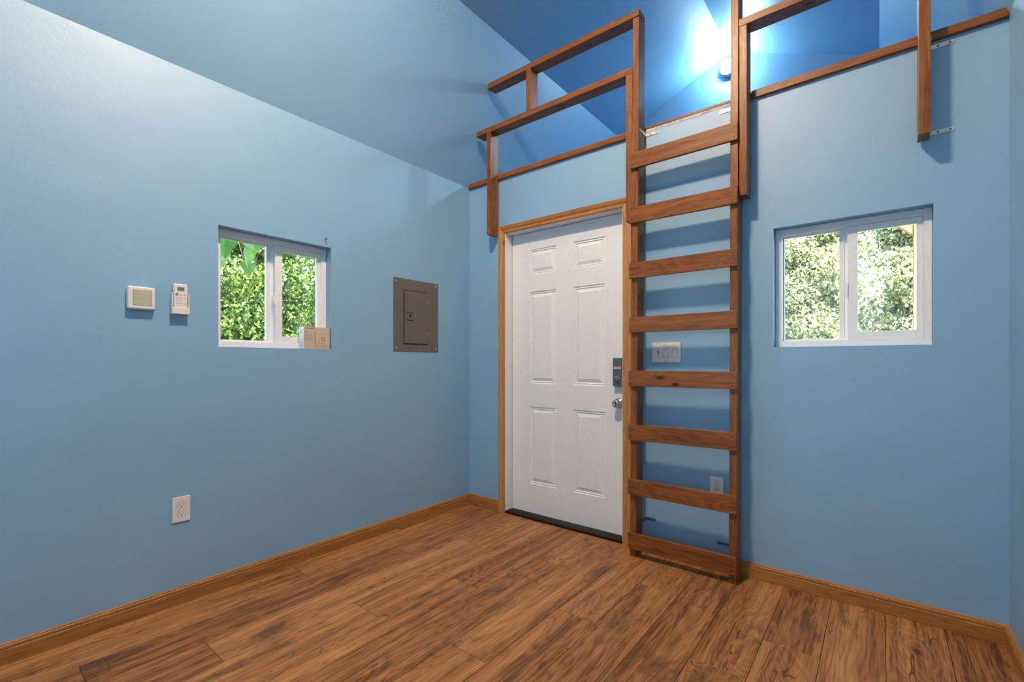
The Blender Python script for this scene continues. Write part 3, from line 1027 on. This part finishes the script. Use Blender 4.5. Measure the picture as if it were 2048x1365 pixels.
# ------------------------------------------------------------------ carton on the window sill
ct = empty('thermostat_carton', (-0.025, -1.254, 1.180))
tag(ct, 'small beige carton printed with a 72 thermostat, standing on the left window sill', 'carton')
cx0, cx1, cy0, cy1, cz0, cz1 = -0.0530, -0.0010, -1.3315, -1.1770, 1.1806, 1.3040
bm = bmesh.new()
vs = box(bm, (cx0, cy0, cz0), (cx1, cy1, cz1))
for f in bm.faces:
    n = f.calc_center_median()
    f.material_index = 1 if abs(n.y - cy0) < 1e-4 else 0
obj('box', bm, [M['carton'], M['carton_side']], ct)
D = cx1 + 0.0002
def pr(nm, y0, y1, z0, z1, mt, d=0.0):
    return mkbox(nm, (D + d, y0, z0), (D + d + 0.0003, y1, z1), mt, ct)
# printed picture of the thermostat with rounded lower left corner
bm = bmesh.new()
def rr(y0, y1, z0, z1, r, d):
    pts = [(y0, z1)]
    for i in range(7):
        a = math.pi + math.pi / 2 * i / 6
        pts.append((y0 + r + r * math.cos(a), z0 + r + r * math.sin(a)))
    pts += [(y1, z0), (y1, z1)]
    prism(bm, [(D + d, a, b) for a, b in pts], None, (0.0003, 0, 0))
rr(-1.2680, -1.1775, 1.1930, 1.2790, 0.012, 0)
obj('printed_picture', bm, M['carton_grey'], ct)
bm = bmesh.new()
rr(-1.2630, -1.1775, 1.1965, 1.2790, 0.010, 0.0004)
obj('printed_face', bm, M['carton'], ct)
rnd = random.Random(9)
def words_row(z, y, yend, h, mt=M['print'], d=0.0):
    while y < yend:
        l = rnd.uniform(0.006, 0.014)
        pr('print_word', y, min(y + l, yend), z, z + h, mt, d)
        y += l + 0.003
words_row(1.2935, -1.3275, -1.2680, 0.0038)
words_row(1.2720, -1.3275, -1.3050, 0.0034)
words_row(1.2620, -1.3275, -1.3120, 0.0018)
words_row(1.2565, -1.3275, -1.2860, 0.0022)
for k in range(5):
    words_row(1.2480 - 0.0050 * k, -1.3275, -1.2780 - 0.006 * (k % 2), 0.0013, M['carton_grey'])
pr('print_word', -1.3225, -1.3175, 1.1900, 1.1960, M['red'])
words_row(1.2660, -1.2560, -1.2200, 0.0010, M['carton_grey'], 0.0008)
words_row(1.2635, -1.2300, -1.2080, 0.0030, M['carton_grey'], 0.0008)
words_row(1.2200, -1.2450, -1.2000, 0.0012, M['carton_grey'], 0.0008)
words_row(1.2100, -1.2500, -1.1980, 0.0018, M['carton_grey'], 0.0008)
cu = bpy.data.curves.new('numerals', 'FONT')
cu.body = '72'
cu.size = 0.0290
cu.extrude = 0.0002
tmp = bpy.data.objects.new('numerals_tmp', cu)
C.objects.link(tmp)
bpy.context.view_layer.update()
me = bpy.data.meshes.new_from_object(tmp.evaluated_get(bpy.context.evaluated_depsgraph_get()))
bpy.data.objects.remove(tmp)
me.name = 'numerals'
me.materials.clear()
me.materials.append(M['print'])
# text lies in its local xy plane: x -> world +y, y -> world +z, facing +x
me.transform(Matrix(((0, 0, 1, D + 0.0010), (1, 0, 0, -1.2330), (0, 1, 0, 1.2270), (0, 0, 0, 1))))
o = bpy.data.objects.new('numerals', me)
C.objects.link(o)
o.parent = ct
for z in (1.286, 1.278, 1.270, 1.215, 1.205, 1.195):
    mkbox('side_print', (cx0 + 0.010, cy0 - 0.0004, z), (cx0 + 0.030, cy0 - 0.0001, z + 0.003), M['carton_grey'], ct)
own(ct)

# nail above the left window
nl = empty('picture_nail', (0, -1.204, 1.795))
tag(nl, 'small bent dark nail in the wall above the left window', 'nail')
bm = bmesh.new()
disc(bm, (0.0, -1.206, 1.815), 0.0022, 0.014, (1, 0.1, 0.2), 8)
disc(bm, (0.014, -1.205, 1.818), 0.0050, 0.0015, (1, 0.1, 0.2), 10)
obj('shank', bm, M['screw'], nl)
own(nl)

# ------------------------------------------------------------------ outdoors
gr = mkbox('ground', (-90, -90, -0.32), (90, 90, -0.30), M['soil'])
tag(gr, 'earth ground outside the cabin', 'ground', kind='structure')
pd_ = mkbox('porch_deck', (-T, T + 0.04, -0.10), (W + T, YE + 0.1, -0.03), M['cedar'])
tag(pd_, 'timber porch deck outside the white door', 'deck', kind='structure')
pp = empty('porch_post', (2.77, 1.74, -0.03))
tag(pp, 'tan timber porch post seen through the right window at its right edge', 'post')
mkbox('post', (2.698, 1.69, -0.03), (2.790, 1.78, 2.29), M['cedar'], pp, 0.003)
bm = bmesh.new()
prism(bm, [(2.6975, 1.70, 2.005), (2.6975, 1.70, 2.125), (2.53, 1.70, 2.285), (2.40, 1.70, 2.285)], None, (0, 0.07, 0))
obj('knee_brace', bm, M['cedar'], pp)
own(pp)
bmx = mkbox('porch_beam', (-T, 1.68, 2.292), (W + T, 1.79, 2.423), M['cedar'])
tag(bmx, 'timber beam along the front of the porch under the loft', 'beam', kind='structure')

def leaves(n, lo, hi, size, seed, bias, clumps=60, crad=0.30):
    """numpy scatter of folded diamond leaves"""
    r = np.random.default_rng(seed)
    lo = np.array(lo); hi = np.array(hi)
    cl = lo + (hi - lo) * r.random((clumps, 3))
    idx = r.integers(0, clumps, n)
    u = r.normal(size=(n, 3)); u /= np.linalg.norm(u, axis=1)[:, None]
    p = cl[idx] + u * (crad * (0.45 + 0.55 * r.random((n, 1)) ** 0.5)) * np.array([1, 1, 0.8])
    d = r.normal(size=(n, 3)) + np.array([0, 0, -0.5]); d /= np.linalg.norm(d, axis=1)[:, None]
    nn = u + 0.8 * r.normal(size=(n, 3)) + np.array(bias); nn -= d * (nn * d).sum(1)[:, None]; nn /= np.linalg.norm(nn, axis=1)[:, None]
    s = np.cross(d, nn)
    L = size * (0.6 + 0.8 * r.random((n, 1)))
    a = p; b = p + d * L * 0.45 + s * L * 0.30 + nn * L * 0.08; c = p + d * L; e = p + d * L * 0.45 - s * L * 0.30 + nn * L * 0.08
    V = np.stack([a, b, c, e], 1).reshape(-1, 3)
    k = np.arange(n)[:, None] * 4
    Fc = np.concatenate([k + np.array([0, 1, 2]), k + np.array([0, 2, 3])], 1).reshape(-1, 3)
    me = bpy.data.meshes.new('foliage')
    me.vertices.add(len(V)); me.vertices.foreach_set('co', V.ravel())
    me.loops.add(Fc.size); me.loops.foreach_set('vertex_index', Fc.ravel())
    me.polygons.add(len(Fc)); me.polygons.foreach_set('loop_start', np.arange(0, Fc.size, 3)); me.polygons.foreach_set('loop_total', np.full(len(Fc), 3))
    me.update(calc_edges=True)
    return me

def tube(bm, pts, r0, r1, seg=6):
    pts = [Vector(p) for p in pts]
    rings = []
    for i, p in enumerate(pts):
        d = (pts[min(i + 1, len(pts) - 1)] - pts[max(i - 1, 0)]).normalized()
        q = d.to_track_quat('Z', 'Y')
        r = r0 + (r1 - r0) * i / (len(pts) - 1)
        rings.append([bm.verts.new(p + q @ Vector((r * math.cos(2 * math.pi * k / seg), r * math.sin(2 * math.pi * k / seg), 0))) for k in range(seg)])
    for a, b in zip(rings, rings[1:]):
        for k in range(seg):
            bm.faces.new((a[k], a[(k + 1) % seg], b[(k + 1) % seg], b[k]))
    bm.faces.new(rings[0][::-1]); bm.faces.new(rings[-1])

def shrub(name, lo, hi, n, size, mat, lab, group, seed, bias, clumps, crad, nb=9, view=None):
    base = ((lo[0] + hi[0]) / 2, (lo[1] + hi[1]) / 2, -0.30)
    root = empty(name, base)
    tag(root, lab, 'shrub', group)
    me = leaves(n, lo, hi, size, seed, bias, clumps, crad)
    me.materials.append(mat)
    f = bpy.data.objects.new('foliage', me)
    C.objects.link(f)
    f.parent = root
    f['kind'] = 'stuff'
    r = random.Random(seed)
    for k in range(nb):
        bm = bmesh.new()
        p = Vector((base[0] + r.uniform(-.15, .15), base[1] + r.uniform(-.15, .15), -0.30))
        tgt = Vector((r.uniform(lo[0], hi[0]), r.uniform(lo[1], hi[1]), r.uniform(lo[2] + (hi[2] - lo[2]) * .5, hi[2])))
        pts = []
        for i in range(9):
            t_ = i / 8
            q = p.lerp(tgt, t_ ** 1.1) + Vector((math.sin(t_ * 5 + k) * 0.12, math.cos(t_ * 4 + 2 * k) * 0.12, math.sin(t_ * 3.1) * 0.25))
            if i == 0: q = p
            pts.append(q)
        tube(bm, pts, 0.022, 0.005)
        obj('branch', bm, M['bark'], root)
    own(root)
    return root

G1 = 'shrubs outside the left window'
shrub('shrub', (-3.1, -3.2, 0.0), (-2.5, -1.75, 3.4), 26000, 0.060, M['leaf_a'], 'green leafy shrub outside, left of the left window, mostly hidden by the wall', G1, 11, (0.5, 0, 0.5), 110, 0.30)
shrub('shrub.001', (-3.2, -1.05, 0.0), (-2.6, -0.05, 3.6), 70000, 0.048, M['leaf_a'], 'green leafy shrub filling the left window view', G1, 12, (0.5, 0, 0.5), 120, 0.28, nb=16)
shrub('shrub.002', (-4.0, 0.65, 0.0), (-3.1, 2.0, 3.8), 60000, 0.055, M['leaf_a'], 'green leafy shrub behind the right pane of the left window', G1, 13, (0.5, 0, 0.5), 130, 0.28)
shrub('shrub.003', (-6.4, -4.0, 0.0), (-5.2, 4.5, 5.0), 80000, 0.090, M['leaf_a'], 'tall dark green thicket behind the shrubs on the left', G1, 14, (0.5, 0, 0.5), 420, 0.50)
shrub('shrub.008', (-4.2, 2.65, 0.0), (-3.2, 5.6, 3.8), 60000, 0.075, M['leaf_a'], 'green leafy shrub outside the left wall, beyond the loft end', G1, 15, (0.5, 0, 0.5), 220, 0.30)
G2 = 'shrubs outside the right window'
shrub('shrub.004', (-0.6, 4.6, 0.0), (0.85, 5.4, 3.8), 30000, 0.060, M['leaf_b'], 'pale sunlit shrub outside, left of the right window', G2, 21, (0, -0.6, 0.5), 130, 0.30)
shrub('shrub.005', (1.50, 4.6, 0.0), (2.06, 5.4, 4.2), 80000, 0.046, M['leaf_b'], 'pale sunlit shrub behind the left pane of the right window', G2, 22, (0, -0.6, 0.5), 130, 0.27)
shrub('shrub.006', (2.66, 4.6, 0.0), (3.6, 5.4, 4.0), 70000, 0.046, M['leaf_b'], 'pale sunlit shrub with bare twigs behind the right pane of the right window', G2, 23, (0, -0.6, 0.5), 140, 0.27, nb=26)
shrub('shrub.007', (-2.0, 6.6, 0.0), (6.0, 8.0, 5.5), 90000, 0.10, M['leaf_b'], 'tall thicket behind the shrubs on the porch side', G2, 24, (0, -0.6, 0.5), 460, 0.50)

# vine with large leaves hanging close to the left window
vn = empty('climbing_vine', (-0.22, -2.30, -0.30))
tag(vn, 'climbing vine with large bright green leaves just outside the left window', 'vine')
bm = bmesh.new()
tube(bm, [(-0.22, -2.30, -0.305), (-0.25, -2.28, 0.9), (-0.22, -2.15, 1.9), (-0.30, -1.95, 2.30), (-0.42, -1.68, 2.35), (-0.48, -1.58, 2.10), (-0.50, -1.50, 1.92), (-0.52, -1.46, 1.80), (-0.50, -1.44, 1.70)], 0.006, 0.002)
obj('stem', bm, M['bark'], vn)
def big_leaf(c, size, yaw, pitch, roll):
    bm = bmesh.new()
    out = [(0, 0), (.18, -.12), (.42, -.05), (.50, .18), (.44, .38), (.30, .50), (.22, .74), (0, 1.0), (-.22, .74), (-.30, .50), (-.44, .38), (-.50, .18), (-.42, -.05), (-.18, -.12)]
    mid = bm.verts.new((0, .35, 0.05))
    vs = [bm.verts.new((x, y, -0.25 * abs(x) ** 1.5 - 0.10 * y * y)) for x, y in out]
    for i in range(len(vs)):
        bm.faces.new((mid, vs[i], vs[(i + 1) % len(vs)]))
    R = Matrix.Rotation(yaw, 4, 'Z') @ Matrix.Rotation(pitch, 4, 'X') @ Matrix.Rotation(roll, 4, 'Y')
    bmesh.ops.transform(bm, matrix=Matrix.Translation(c) @ R @ Matrix.Scale(size, 4), verts=bm.verts[:])
    return obj('leaf', bm, M['leaf_v'], vn)
rr_ = random.Random(5)
for (y, z, s) in ((-1.555, 1.84, .13), (-1.475, 1.86, .13), (-1.440, 1.78, .12), (-1.425, 1.705, .085), (-1.56, 1.76, .11), (-1.50, 1.94, .12), (-1.62, 1.92, .12),
                  (-1.36, 1.88, .10), (-1.66, 2.06, .12), (-1.55, 2.12, .12), (-1.47, 2.04, .11)):
    big_leaf((-0.50 + rr_.uniform(-.05, .05), y, z), s, math.radians(100 + rr_.uniform(-25, 25)), math.radians(-100 + rr_.uniform(-22, 22)), rr_.uniform(-.4, .4))
own(vn)
